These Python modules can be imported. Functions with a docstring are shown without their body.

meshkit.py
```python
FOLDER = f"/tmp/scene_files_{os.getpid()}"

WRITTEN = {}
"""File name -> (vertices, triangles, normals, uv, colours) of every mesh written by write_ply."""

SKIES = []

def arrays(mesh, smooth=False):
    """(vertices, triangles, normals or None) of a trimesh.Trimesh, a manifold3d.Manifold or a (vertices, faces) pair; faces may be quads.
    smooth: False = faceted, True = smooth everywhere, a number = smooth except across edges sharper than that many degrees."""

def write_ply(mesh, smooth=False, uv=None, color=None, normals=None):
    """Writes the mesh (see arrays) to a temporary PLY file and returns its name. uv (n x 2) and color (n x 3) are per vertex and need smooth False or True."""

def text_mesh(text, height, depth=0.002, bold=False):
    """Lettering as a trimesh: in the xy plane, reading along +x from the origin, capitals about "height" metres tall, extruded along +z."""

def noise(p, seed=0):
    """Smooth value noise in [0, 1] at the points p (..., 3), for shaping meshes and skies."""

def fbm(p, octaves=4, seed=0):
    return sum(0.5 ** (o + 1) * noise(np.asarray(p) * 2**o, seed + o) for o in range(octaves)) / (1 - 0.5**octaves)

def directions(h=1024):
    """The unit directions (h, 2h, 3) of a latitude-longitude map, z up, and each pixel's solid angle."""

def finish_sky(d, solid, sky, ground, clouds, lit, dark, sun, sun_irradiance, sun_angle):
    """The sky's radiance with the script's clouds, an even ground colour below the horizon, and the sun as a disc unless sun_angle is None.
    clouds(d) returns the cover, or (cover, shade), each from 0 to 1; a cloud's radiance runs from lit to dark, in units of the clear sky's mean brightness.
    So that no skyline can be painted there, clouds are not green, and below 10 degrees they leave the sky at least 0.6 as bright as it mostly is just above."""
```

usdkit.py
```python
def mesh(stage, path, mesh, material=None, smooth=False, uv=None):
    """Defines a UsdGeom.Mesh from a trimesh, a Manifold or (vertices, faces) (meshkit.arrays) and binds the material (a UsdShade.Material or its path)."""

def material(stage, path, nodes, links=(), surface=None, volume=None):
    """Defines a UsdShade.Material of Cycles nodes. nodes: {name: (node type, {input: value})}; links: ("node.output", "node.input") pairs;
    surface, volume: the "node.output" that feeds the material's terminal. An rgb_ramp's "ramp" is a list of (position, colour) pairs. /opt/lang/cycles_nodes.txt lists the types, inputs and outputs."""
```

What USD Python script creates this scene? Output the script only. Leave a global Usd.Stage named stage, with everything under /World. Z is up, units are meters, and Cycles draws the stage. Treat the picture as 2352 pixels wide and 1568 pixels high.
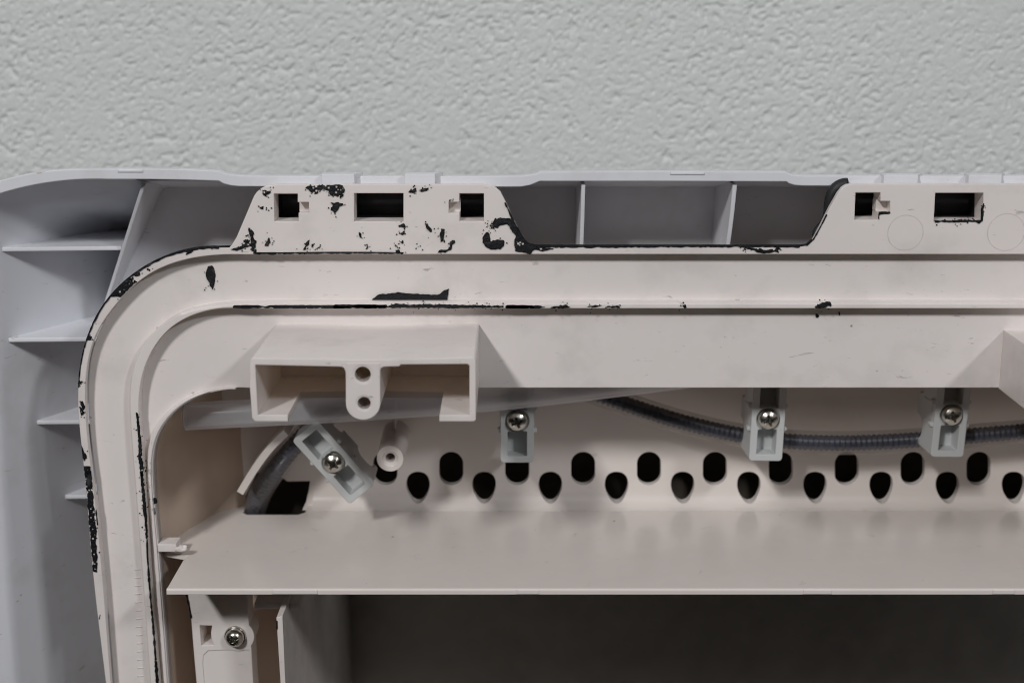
import math, random
import numpy as np, trimesh, usdkit, meshkit
import manifold3d as m3
from manifold3d import Manifold, CrossSection
from shapely.geometry import Polygon, LineString, Point, MultiPolygon, box as sbox
from shapely.ops import unary_union
from scipy.interpolate import splprep, splev
from pxr import Usd, UsdGeom, UsdLux, UsdShade, Gf, Sdf

random.seed(7); RNG = np.random.default_rng(7)
stage = Usd.Stage.CreateInMemory()
UsdGeom.SetStageUpAxis(stage, 'Z'); UsdGeom.SetStageMetersPerUnit(stage, 1.0)
world = UsdGeom.Xform.Define(stage, '/World'); stage.SetDefaultPrim(world.GetPrim())
UsdGeom.Scope.Define(stage, '/World/Looks')

# ---------------------------------------------------------------- camera, lamps, exposure
RIM = 0.175            # height of the housing's front rim above the rough surface (m)
DIST = 0.465           # camera height above that rim
FPX, CU, CV = 3300.0, 1176.0, 784.0
PITCH = math.atan(784.0 / FPX)
SHX = 14.0             # the foot of the perpendicular lies a little right of the middle
cp, sp = math.cos(PITCH), math.sin(PITCH)
YAW = math.atan(SHX / FPX * cp)
Fv = np.array([0, -sp, -cp]); Uv = np.array([0, cp, -sp]); Rv = np.array([1.0, 0, 0])
cam = UsdGeom.Camera.Define(stage, '/World/camera')
M = Gf.Matrix4d(*[*Rv, 0, *Uv, 0, *(-Fv), 0, 0, 0, RIM + DIST, 1])
cam.AddTransformOp().Set(M)
cam.CreateHorizontalApertureAttr(23.5); cam.CreateVerticalApertureAttr(23.5 * 682 / 1024)
cam.CreateFocalLengthAttr(23.5 * FPX / 2352)
cam.CreateFocusDistanceAttr(0.478); cam.CreateFStopAttr(6.3)
cam.CreateClippingRangeAttr((0.02, 50)); cam.CreateExposureAttr(0.0)
cam.CreateHorizontalApertureOffsetAttr(0.0)

def lamp(name, direction, dist, w, h, power, color, spin=0.0, target=(0.0, -0.11, RIM)):
    d = np.array(direction, float); d /= np.linalg.norm(d)
    pos = np.array(target) + d * dist
    zx = d; up = np.array([0, 0, 1.0]); x = np.cross(up, zx); x /= np.linalg.norm(x); y = np.cross(zx, x)
    c, s = math.cos(spin), math.sin(spin); x, y = c * x + s * y, -s * x + c * y
    l = UsdLux.RectLight.Define(stage, '/World/' + name)
    l.AddTransformOp().Set(Gf.Matrix4d(*[*x, 0, *y, 0, *zx, 0, *pos, 1]))
    l.CreateWidthAttr(w); l.CreateHeightAttr(h); l.CreateIntensityAttr(power); l.CreateColorAttr(Gf.Vec3f(*color))
    l.CreateNormalizeAttr(True)
    return l
lamp('ceiling_lamp', (-0.5, 0.75, 1.0), 2.4, 0.14, 0.30, 8.9, (1.0, 0.985, 0.97))
lamp('ceiling_lamp_001', (0.80, 0.775, 1.0), 2.4, 0.14, 0.30, 4.3, (0.97, 0.985, 1.0))
lamp('room_bounce', (0.1, 1.1, 1.0), 2.6, 2.6, 1.6, 3.2, (0.97, 0.98, 1.0))

# ---------------------------------------------------------------- pixel measurements -> points of the place
def P(u, v, z):
    """the point z metres above the rim plane that was measured at (u, v) of the photograph"""
    d = Fv + (u - CU) / FPX * Rv + (CV - v) / FPX * Uv
    t = (DIST - z) / -d[2]
    return np.array([d[0] * t, d[1] * t, RIM + z])
def XY(pts, z): return np.array([P(u, v, z)[:2] for u, v in pts])
def zoom(ox, oy, k): return lambda pts: [((ox + x / k) * .91875, (oy + y / k) * .91875) for x, y in pts]
Z1 = zoom(0, 380, 3.672); Z2 = zoom(540, 400, 2.94); Z3 = zoom(1200, 400, 2.94); Z4 = zoom(1860, 400, 3.357)
Z5 = zoom(0, 760, 3.672); Z6 = zoom(380, 780, 3.136); ZL = zoom(0, 1180, 2.976); ZS = zoom(380, 1260, 3.36)
ZB = zoom(600, 820, 3.675); ZD = zoom(2060, 420, 4.704)
mm = 0.001
PXM = DIST / FPX * cp   # metres per pixel about the rim
def spline(pts, n=80, s=1.5, closed=False):
    p = np.array(pts, float)
    tck, _ = splprep(p.T, s=s * len(p), k=3, per=closed)
    return [tuple(q) for q in np.array(splev(np.linspace(0, 1, n), tck)).T]
def prism(poly, z0, z1):
    """a shapely polygon in world metres, from z0 to z1 (both relative to the rim) -> Manifold"""
    polys = getattr(poly, 'geoms', [poly]); out = Manifold()
    cs = []
    for g in polys:
        if g.geom_type != 'Polygon' or g.area < 1e-10: continue
        cs.append(np.array(g.exterior.coords)[:-1]); cs += [np.array(r.coords)[:-1] for r in g.interiors]
    if not cs: return out
    c = CrossSection([np.asarray(a, float) for a in cs], m3.FillRule.EvenOdd)
    return Manifold.extrude(c, z1 - z0).translate([0, 0, RIM + z0])
def pp(pts, z): return Polygon(XY(pts, z)).buffer(0)
def bx(x0, x1, y0, y1, z0, z1): return Manifold.cube([x1 - x0, y1 - y0, z1 - z0]).translate([x0, y0, RIM + z0])
def tm(man):
    a = man.to_mesh(); return trimesh.Trimesh(a.vert_properties[:, :3], a.tri_verts, process=False)
def tube(path, r, n=14, cap=True, ring=None):
    path = np.array(path, float); m = len(path); rr = np.broadcast_to(r, m)
    t = np.gradient(path, axis=0); t /= np.linalg.norm(t, axis=1)[:, None]
    ref = np.array([0, 0, 1.0]); v = []
    for i in range(m):
        a = np.cross(t[i], ref); a /= np.linalg.norm(a); b = np.cross(t[i], a)
        th = np.arange(n) / n * 2 * math.pi
        v.append(path[i] + rr[i] * (np.cos(th)[:, None] * a + np.sin(th)[:, None] * b))
    v = np.concatenate(v); f = []
    for i in range(m - 1):
        for j in range(n):
            a, b = i * n + j, i * n + (j + 1) % n
            f += [[a, a + n, b], [b, a + n, b + n]]
    if cap:
        v = np.vstack([v, path[0], path[-1]]); k = len(v)
        for j in range(n):
            f.append([k - 2, j, (j + 1) % n]); f.append([k - 1, (m - 1) * n + (j + 1) % n, (m - 1) * n + j])
    return trimesh.Trimesh(v, f, process=False)
def hollow(path, r, wall, n=20):
    """an open-ended tube with a wall of its own"""
    o, i = tube(path, r, n, False), tube(path, np.asarray(r) - wall, n, False)
    m = len(path); k = len(o.vertices); f = [o.faces, i.faces[:, ::-1] + k]
    e = []
    for j in range(n):
        a, b = j, (j + 1) % n; e += [[a, b, a + k], [b, b + k, a + k]]
        a, b = (m - 1) * n + j, (m - 1) * n + (j + 1) % n; e += [[a, a + k, b], [b, a + k, b + k]]
    return trimesh.Trimesh(np.vstack([o.vertices, i.vertices]), np.vstack(f + [np.array(e)]), process=False)

# ---------------------------------------------------------------- materials
def mat(name, nodes, links, surface='p.BSDF'):
    return usdkit.material(stage, '/World/Looks/' + name, nodes, links, surface=surface)
def plastic(name, col, col2, rough=0.33, bevel=0.0004, dirt=0.25, dirtcol=(0.20, 0.18, 0.16), spec=0.5, fine=0.02, sss=0.0):
    n = {'g': ('geometry', {}),
         'n1': ('noise_texture', {'scale': 38.0, 'detail': 5.0, 'roughness': 0.6}),
         'n2': ('noise_texture', {'scale': 14.0, 'detail': 3.0}),
         'n3': ('noise_texture', {'scale': 900.0, 'detail': 2.0}),
         'r1': ('rgb_ramp', {'ramp': [(0.0, (0, 0, 0)), (0.52, (0, 0, 0)), (0.78, (1, 1, 1)), (1.0, (1, 1, 1))]}),
         'ms': ('mapping', {'scale': (1.0, 3.2, 1.0), 'rotation': (0, 0, 0.5)}),
         'n4': ('noise_texture', {'scale': 150.0, 'detail': 4.0, 'roughness': 0.65, 'distortion': 0.6}),
         'r4': ('rgb_ramp', {'ramp': [(0.0, (0, 0, 0)), (0.66, (0, 0, 0)), (0.74, (1, 1, 1)), (1.0, (1, 1, 1))]}),
         'v': ('voronoi_texture', {'scale': 85.0}),
         'rv': ('rgb_ramp', {'ramp': [(0.0, (1, 1, 1)), (0.035, (1, 1, 1)), (0.06, (0, 0, 0)), (1.0, (0, 0, 0))]}),
         'wn': ('math', {'math_type': 'greater_than', 'value2': 0.80}),
         'sx': ('mix', {'mix_type': 'multiply', 'fac': 1.0}),
         'm0': ('mix', {'color1': col, 'color2': col2}),
         'd1': ('math', {'math_type': 'multiply', 'value2': dirt}),
         'm1': ('mix', {'color2': dirtcol}),
         'd2': ('math', {'math_type': 'multiply', 'value2': dirt * 2.4}),
         'm2': ('mix', {'color2': dirtcol}),
         'd3': ('math', {'math_type': 'multiply', 'value2': 0.75}),
         'm3': ('mix', {'color2': (0.06, 0.05, 0.045)}),
         'b': ('bevel', {'radius': bevel, 'samples': 6}),
         'bp': ('bump', {'strength': fine, 'distance': 0.0004}),
         'rr': ('map_range', {'from_min': 0.3, 'from_max': 0.75, 'to_min': rough - 0.05, 'to_max': rough + 0.12}),
         'p': ('principled_bsdf', {'specular_ior_level': spec, 'subsurface_weight': sss, 'subsurface_scale': 0.004, 'subsurface_radius': (1.0, 0.42, 0.22)})}
    l = [('g.position', 'n1.vector'), ('g.position', 'n2.vector'), ('g.position', 'n3.vector'), ('g.position', 'v.vector'), ('g.position', 'ms.vector'), ('ms.vector', 'n4.vector'),
         ('n2.fac', 'm0.fac'), ('n1.fac', 'r1.fac'), ('r1.color', 'd1.value1'), ('d1.value', 'm1.fac'), ('m0.color', 'm1.color1'),
         ('n4.fac', 'r4.fac'), ('r4.color', 'd2.value1'), ('d2.value', 'm2.fac'), ('m1.color', 'm2.color1'),
         ('v.distance', 'rv.fac'), ('v.color', 'wn.value1'), ('rv.color', 'sx.color1'), ('wn.value', 'sx.color2'), ('sx.color', 'd3.value1'), ('d3.value', 'm3.fac'), ('m2.color', 'm3.color1'),
         ('m3.color', 'p.base_color'), ('n3.fac', 'bp.height'), ('b.bevel', 'bp.normal'), ('bp.normal', 'p.normal'), ('n1.fac', 'rr.value'), ('rr.result', 'p.roughness')]
    return mat(name, n, l)
BEIGE = plastic('beige_plastic', (0.825, 0.752, 0.722), (0.81, 0.737, 0.707), 0.34, 0.0005, 0.24, sss=0.10)
BEIGE_IN = plastic('beige_plastic_glossy', (0.755, 0.695, 0.66), (0.735, 0.675, 0.64), 0.20, 0.00035, 0.10)
BEIGE_SHADED = plastic('beige_plastic_shaded', (0.58, 0.46, 0.37), (0.55, 0.44, 0.35), 0.30, 0.0004, 0.10)  # same beige plastic, with the cavity's shade and warm glow put into the colour
CASE = plastic('white_plastic', (0.745, 0.755, 0.80), (0.725, 0.735, 0.775), 0.36, 0.0006, 0.25, (0.30, 0.25, 0.18))
GREY = plastic('grey_plastic', (0.55, 0.565, 0.565), (0.53, 0.545, 0.545), 0.42, 0.0006, 0.05)
def simple(name, col, rough, metal=0.0, spec=0.5, bump=0.0, scale=300.0, dist=0.0005, bevel=0.0003):
    return mat(name, {'g': ('geometry', {}), 'n': ('noise_texture', {'scale': scale, 'detail': 3.0}),
                      'c': ('mix', {'color1': tuple(c * .8 for c in col), 'color2': tuple(min(1, c * 1.2) for c in col)}),
                      'be': ('bevel', {'radius': bevel, 'samples': 4}),
                      'b': ('bump', {'strength': bump, 'distance': dist}),
                      'p': ('principled_bsdf', {'roughness': rough, 'metallic': metal, 'specular_ior_level': spec})},
               [('g.position', 'n.vector'), ('n.fac', 'c.fac'), ('c.color', 'p.base_color'), ('n.fac', 'b.height'), ('be.bevel', 'b.normal'), ('b.normal', 'p.normal')])
GLUE = mat('black_adhesive', {'g': ('geometry', {}), 'n': ('noise_texture', {'scale': 700.0, 'detail': 4.0, 'roughness': 0.65}), 'n2': ('noise_texture', {'scale': 330.0, 'detail': 3.0}),
    'r': ('rgb_ramp', {'ramp': [(0, (0.010, 0.011, 0.014)), (0.60, (0.010, 0.011, 0.013)), (0.72, (0.05, 0.05, 0.052)), (0.84, (0.20, 0.195, 0.19)), (1, (0.26, 0.25, 0.24))]}),
    'b': ('bump', {'strength': 0.9, 'distance': 0.0005}), 'p': ('principled_bsdf', {'roughness': 0.42, 'specular_ior_level': 0.3})},
    [('g.position', 'n.vector'), ('g.position', 'n2.vector'), ('n2.fac', 'r.fac'), ('r.color', 'p.base_color'), ('n.fac', 'b.height'), ('b.normal', 'p.normal')])
RUBBER = simple('black_rubber', (0.02, 0.02, 0.023), 0.55, 0, 0.4, 0.1)
DARK = simple('hole_darkness', (0.075, 0.065, 0.055), 0.9, 0, 0.0)  # dark colour stands in for the unlit gap behind the holes
HOSE = simple('hose_plastic', (0.045, 0.053, 0.080), 0.42, 0, 0.5)
STEEL = simple('steel', (0.55, 0.53, 0.48), 0.25, 1.0, 0.5, 0.15, 700.0, 0.0002, 0.0002)
STAIN = simple('grey_floor', (0.80, 0.76, 0.70), 0.55, 0, 0.4, 0.1, 60.0)
def clear(name, tint, white, gl_rough, body, rim):
    """a clear or milky plastic wall: light passes, with some white scatter (more at the grazing rim) and a gloss"""
    return mat(name, {'t': ('transparent_bsdf', {'color': tint}), 'd': ('diffuse_bsdf', {'color': white}), 'tl': ('translucent_bsdf', {'color': white}),
                      'dd': ('mix_closure', {'fac': 0.5}), 'lw': ('layer_weight', {'blend': 0.35}),
                      'mr': ('map_range', {'from_min': 0.0, 'from_max': 1.0, 'to_min': body, 'to_max': rim}),
                      'm1': ('mix_closure', {}), 'g': ('glossy_bsdf', {'roughness': gl_rough, 'color': (1, 1, 1)}), 'pw': ('math', {'math_type': 'power', 'value2': 4.0}), 'fr': ('math', {'math_type': 'multiply_add', 'value2': 0.45, 'value3': 0.025}), 'm2': ('mix_closure', {})},
               [('d.BSDF', 'dd.closure1'), ('tl.BSDF', 'dd.closure2'), ('lw.facing', 'mr.value'), ('mr.result', 'm1.fac'), ('t.BSDF', 'm1.closure1'), ('dd.closure', 'm1.closure2'),
                ('lw.facing', 'pw.value1'), ('pw.value', 'fr.value1'), ('fr.value', 'm2.fac'), ('m1.closure', 'm2.closure1'), ('g.BSDF', 'm2.closure2')], 'm2.closure')
MILKY = clear('milky_tube_plastic', (0.96, 0.97, 0.98), (0.93, 0.93, 0.96), 0.10, 0.24, 0.66)
SLEEVE = clear('clear_sleeve_plastic', (0.93, 0.925, 0.92), (0.70, 0.64, 0.60), 0.07, 0.005, 0.20)
STUCCO = mat('rough_white_coating', {'g': ('geometry', {}), 'n': ('noise_texture', {'scale': 11.0, 'detail': 4.0}),
                                     'f': ('noise_texture', {'scale': 700.0, 'detail': 4.0, 'roughness': 0.6}),
                                     'f2': ('noise_texture', {'scale': 26.0, 'detail': 2.0}),
                                     'rs': ('rgb_ramp', {'ramp': [(0, (0, 0, 0)), (0.72, (0, 0, 0)), (0.80, (1, 1, 1)), (1, (1, 1, 1))]}),
                                     'ds': ('math', {'math_type': 'multiply', 'value2': 0.5}), 'mz': ('mix', {'color2': (0.46, 0.42, 0.34)}),
                                     'c': ('mix', {'color1': (0.61, 0.635, 0.625), 'color2': (0.68, 0.70, 0.69)}),
                                     'b': ('bump', {'strength': 0.5, 'distance': 0.0006}), 'p': ('principled_bsdf', {'roughness': 0.75, 'specular_ior_level': 0.3})},
             [('g.position', 'n.vector'), ('g.position', 'f.vector'), ('g.position', 'f2.vector'), ('n.fac', 'c.fac'), ('f2.fac', 'rs.fac'), ('rs.color', 'ds.value1'), ('ds.value', 'mz.fac'), ('c.color', 'mz.color1'),
              ('mz.color', 'p.base_color'), ('f.fac', 'b.height'), ('b.normal', 'p.normal')])

# ---------------------------------------------------------------- scene graph helpers
USED = {}
def numbered(path):
    n = USED.get(path, -1) + 1; USED[path] = n
    return path if n == 0 else f'{path}_{n:03d}'
def tag(prim, label=None, cat=None, group=None, kind=None):
    for k, v in (('label', label), ('category', cat), ('group', group), ('kind', kind)):
        if v: prim.SetCustomDataByKey(k, v)
    return prim
BASE = {}
def thing(name, label, cat, base=(0, 0, 0), group=None, kind=None):
    p = numbered('/World/' + name); x = UsdGeom.Xform.Define(stage, p); x.AddTranslateOp().Set(Gf.Vec3d(*map(float, base)))
    BASE[p] = np.array(base, float); tag(x.GetPrim(), label, cat, group, kind); return p
def part(parent, name, mesh, material, label=None, smooth=28, kind=None, root=None):
    if isinstance(mesh, Manifold): mesh = tm(mesh)
    path = numbered(f'{parent}/{name}')
    root = root or '/'.join(path.split('/')[:3])
    mesh = trimesh.Trimesh(mesh.vertices - BASE.get(root, 0), mesh.faces, process=False)
    m = usdkit.mesh(stage, path, mesh, material, smooth=smooth)
    tag(m.GetPrim(), label, None, None, kind); return path

# ---------------------------------------------------------------- the rough white surface
def ground():
    xs = np.concatenate([np.linspace(-3, -.33, 20)[:-1], np.arange(-.33, .33, .0006), np.linspace(.33, 3, 20)])
    ys = np.concatenate([np.linspace(-3, -.085, 16)[:-1], np.arange(-.085, .05, .0006), np.linspace(.05, 3, 20)])
    X, Y = np.meshgrid(xs, ys, indexing='ij')
    p = np.stack([X, Y, np.zeros_like(X)], -1)
    w1 = np.stack([meshkit.noise(p * 260, 9), meshkit.noise(p * 260, 10), np.zeros_like(X)], -1) * .9
    sm_ = lambda a, lo, hi: (lambda t: t * t * (3 - 2 * t))(np.clip((a - lo) / (hi - lo), 0, 1))
    dens = .60 + .22 * meshkit.noise(p * 26, 8)
    pits = sm_(meshkit.noise(p * [600, 740, 1] + w1, 3), dens, dens + .16)
    pits2 = sm_(meshkit.noise(p * [760, 860, 1] + w1, 13), .60, .85)
    grain = meshkit.fbm(p * [860, 940, 1] + w1, 2, 31)
    h = -0.00080 * pits - 0.00034 * pits2 + 0.00034 * grain + .00022 * meshkit.noise(p * [420, 480, 1], 77)
    h = h - 0.0010
    V = np.stack([X, Y, h], -1).reshape(-1, 3); n = len(ys)
    i, j = np.meshgrid(np.arange(len(xs) - 1), np.arange(n - 1), indexing='ij'); k = (i * n + j).ravel()
    F = np.stack([k, k + n, k + n + 1, k + 1], 1)
    m = usdkit.mesh(stage, '/World/ground', (V, F), STUCCO, smooth=True)
    tag(m.GetPrim(), 'rough white stucco-like surface behind and beneath the plastic cover', 'ground', None, 'structure')
ground()

# ---------------------------------------------------------------- the housing's outlines
OUT_L = spline([(500, 567.3)] + Z1([(1900, 870), (1700, 905), (1500, 965), (1300, 1070), (1150, 1180), (1000, 1330), (870, 1530)])[1:] +
               [(200, 772), (186, 823), (180.5, 858), (179, 898), (183.5, 948), (188.5, 1023), (194, 1080), (200.7, 1177), (212, 1300), (222, 1384), (234, 1495), (244, 1568), (266, 1800)], 110, 1.0)
FL1 = [(532, 563), (543, 545.6), (561.7, 502), (583.6, 450), (590, 441), (599, 433.5), (612, 427), (637, 423.7), (1108.6, 423.7), (1133.6, 428), (1149, 440.5), (1161.8, 465), (1177, 499), (1196, 538), (1205, 553), (1214, 561), (1230, 565)]
FL2 = [(1842, 565), (1855, 563), (1868, 551), (1884, 521), (1906, 477), (1925, 444), (1935, 431), (1945, 425), (1960, 422.5)]
RIGHT = 3500
out_pts = OUT_L[::-1] + [(528, 567)] + FL1 + FL2 + [(RIGHT, 424), (RIGHT, 1820)]
L1 = spline([(560, 584), (520, 584.6), (490, 586)] + [(450, 591), (410, 600), (375, 612), (343, 629), (313, 650), (287, 676), (263, 704.5), (245, 728), (225, 757), (206, 806), (197, 858), (195, 911), (200, 973), (207, 1048), (211.5, 1115), (228.5, 1240), (238, 1362), (247, 1485), (254.7, 1568), (274, 1800)], 110, 1.0)
L1 = [(RIGHT + 40, 583.5), (620, 583.8)] + L1
L2 = spline([(560, 691), (520, 694), (488, 698.5), (438, 711), (420, 717), (388, 734), (363, 752), (342, 774), (325, 798), (311, 826), (303, 853), (298, 885), (296.5, 911), (300, 973), (306, 1048), (309, 1130), (319.5, 1240), (329, 1362), (338, 1485), (344, 1568), (362, 1800)], 110, 1.0)
L2 = [(u, v + 3.5 * min(1, max(0, (u - 420) / 70))) if v < 730 else (u, v) for u, v in L2]
L2 = [(RIGHT + 40, 693.5), (620, 693.5)] + L2
L3 = spline([(560, 708), (513, 709), (475, 714), (448, 721), (420, 734), (395, 750), (375, 768), (356, 792), (342, 816), (330, 846), (323, 878), (319.5, 911), (322, 973), (327, 1048), (330, 1115), (338.5, 1240), (347, 1362), (357, 1485), (364, 1568), (382, 1800)], 110, 1.0)
L3 = [(RIGHT + 40, 708), (620, 708)] + L3
L4 = spline([(573, 890), (540, 890.5), (507, 894), (472, 902), (448, 911.5), (424, 927), (405, 943), (386, 963), (372, 983), (362, 1005), (355.5, 1035), (353, 1065), (354.5, 1097), (359.5, 1150), (364, 1207), (373.5, 1362), (383, 1455), (392, 1568), (410, 1800)], 110, 1.0)
L4 = [(RIGHT + 40, 890), (620, 890)] + L4
# depths (m, below the rim plane): groove floor, lip, inner band, cavity back
ZG, ZLIP, ZBAND, ZBACK, ZSH = -4.2 * mm, -0.4 * mm, -5.0 * mm, -55 * mm, 25 * mm
def close(line, z): return Polygon(np.vstack([XY(line, z), XY([(RIGHT + 40, 1830)], z)])).buffer(0)
A_out = Polygon(XY(out_pts, 0)).buffer(0)
A1, A2, A3, A4 = close(L1, 0), close(L2, ZLIP), close(L3, ZLIP), close(L4, ZBAND)
A2b = close([(u + (2.5 if v > 720 else 0), v + (5 if v < 720 else 0)) for u, v in L2], ZLIP)

HOUSING = thing('inner_housing', 'beige plastic inner housing with a grooved rim, black glue marks and a row of holes', 'housing', P(1176, 784, 0))
# openings through the mounting flanges
def rect(u0, u1, v0, v1): return [(u0, v0), (u1, v0), (u1, v1), (u0, v1)]
HA = [(629, 445), (684, 445), (684, 464.4), (709.5, 464.4), (709.5, 489), (686, 489), (686, 508.4), (630.5, 508.4)]
HB = rect(813.4, 926.8, 444, 508.5)
HC = [(1054.9, 444.5), (1111.5, 444.5), (1111.5, 508), (1055.5, 508), (1055.5, 489.5), (1030.5, 489.5), (1030.5, 464), (1054.9, 464)]
HD = ZD([(370, 290), (664, 290), (664, 390), (777, 390), (777, 535), (648, 535), (640, 610), (357, 612)])
HE = ZD([(1308, 293), (1875, 293), (1868, 625), (1290, 625)])
HF = [(2420, 444), (2476, 444), (2476, 508), (2420, 508)]
holes = [pp(h, 0) for h in (HA, HB, HC, HD, HE, HF)]
# the square hollow notches are shallow: a floor 4 mm down
NOTCH = [pp(rect(686, 709.3, 464.6, 488.8), 0), pp(rect(1030.7, 1054.7, 464.3, 489.2), 0), pp(ZD([(662, 392), (776, 392), (776, 520), (650, 520)]), 0)]
flange = A_out.difference(A1)
for h in holes: flange = flange.difference(h)
body = prism(flange, -2.4 * mm, 0) + prism(flange.intersection(A_out.buffer(-2.6 * mm)), -9 * mm, -2.3 * mm)
for n in NOTCH: body = body + prism(n.buffer(0.3 * mm), -8.5 * mm, -4.0 * mm)
body = body + prism(A1.buffer(0.1 * mm).difference(A2.buffer(-0.1 * mm)), -9 * mm, ZG)
body = body + prism(A2.difference(A3), -9 * mm, -0.9 * mm) + prism(A2b.difference(A3), -9 * mm, ZLIP)
body = body + prism(A3.buffer(0.1 * mm).difference(A4), -8.5 * mm, ZBAND)
part(HOUSING, 'rim_frame', body, BEIGE, smooth=25)
# rounded bead along the opening's edge, from the corner down the left side
bead = [P(u - 5, v - 0, 0) + [0, 0, -3.3 * mm] for u, v in L4[2:] ]
bl = LineString(XY([q for q in L4 if q[0] < 520], ZBAND)[:, :2]).buffer(0.85 * mm, cap_style=2)
bead_poly = Polygon(np.vstack([XY([q for q in L4[2:] if q[0] < 545], ZBAND), XY([(q[0] - 13, q[1] - 3) for q in L4[2:] if q[0] < 545][::-1], ZBAND)])).buffer(0)
part(HOUSING, 'opening_bead', prism(bead_poly, -8.4 * mm, -3.0 * mm) + prism(bead_poly.buffer(-0.45 * mm), -3.2 * mm, -2.5 * mm), BEIGE, smooth=40)
# unseen skirt added under the outer rim to block light; cavity side walls
low = A_out.intersection(sbox(-2, -2, 2, P(1176, 568, 0)[1])); skirt = low.buffer(-7.5 * mm).difference(low.buffer(-10 * mm))
part(HOUSING, 'light_block_skirt', prism(skirt, -36 * mm, -8.9 * mm), BEIGE)
def cavity_wall():
    base = np.array([q for q in spline(L4[2:], 70, 0.5) if q[1] < 1282])
    n = len(base); K = 10; rows = []
    nrm = np.gradient(base, axis=0); nrm /= np.linalg.norm(nrm, axis=1)[:, None]; nrm = np.stack([nrm[:, 1], -nrm[:, 0]], 1)   # inward (right / down)
    for off in (0, 1):
        for k in range(K):
            s = k / (K - 1); z = -8.4 * mm + (ZBACK + 8.2 * mm) * s
            w = XY(base, ZBAND)
            t = np.gradient(w, axis=0); t /= np.linalg.norm(t, axis=1)[:, None]; nn = np.stack([-t[:, 1], t[:, 0]], 1)
            side = np.clip((base[:, 1] - 900) / 160, 0, 1)
            inset = (15 * mm * s ** 1.5 + 6 * mm * np.clip(s - .8, 0, 1) ** 2 * 25) * (0.15 + 0.85 * side)
            q = w + nn * (inset - off * 1.8 * mm)[:, None]
            rows.append(np.column_stack([q, np.full(n, RIM + z)]))
    V = np.concatenate(rows); F = []
    idx = lambda o, k, i: (o * K + k) * n + i
    for k in range(K - 1):
        for i in range(n - 1):
            a, b, c, d = idx(0, k, i), idx(0, k, i + 1), idx(0, k + 1, i + 1), idx(0, k + 1, i); F += [[a, b, c], [a, c, d]]
            a, b, c, d = idx(1, k, i), idx(1, k, i + 1), idx(1, k + 1, i + 1), idx(1, k + 1, i); F += [[a, c, b], [a, d, c]]
    for i in range(n - 1):
        for k in (0, K - 1):
            a, b, c, d = idx(0, k, i), idx(0, k, i + 1), idx(1, k, i + 1), idx(1, k, i); F += [[a, c, b], [a, d, c]] if k == 0 else [[a, b, c], [a, c, d]]
    for k in range(K - 1):
        for i in (0, n - 1):
            a, b, c, d = idx(0, k, i), idx(0, k + 1, i), idx(1, k + 1, i), idx(1, k, i); F += [[a, b, c], [a, c, d]] if i else [[a, c, b], [a, d, c]]
    return trimesh.Trimesh(V, F, process=False)
part(HOUSING, 'cavity_wall', cavity_wall(), BEIGE_SHADED, smooth=50)
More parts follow.
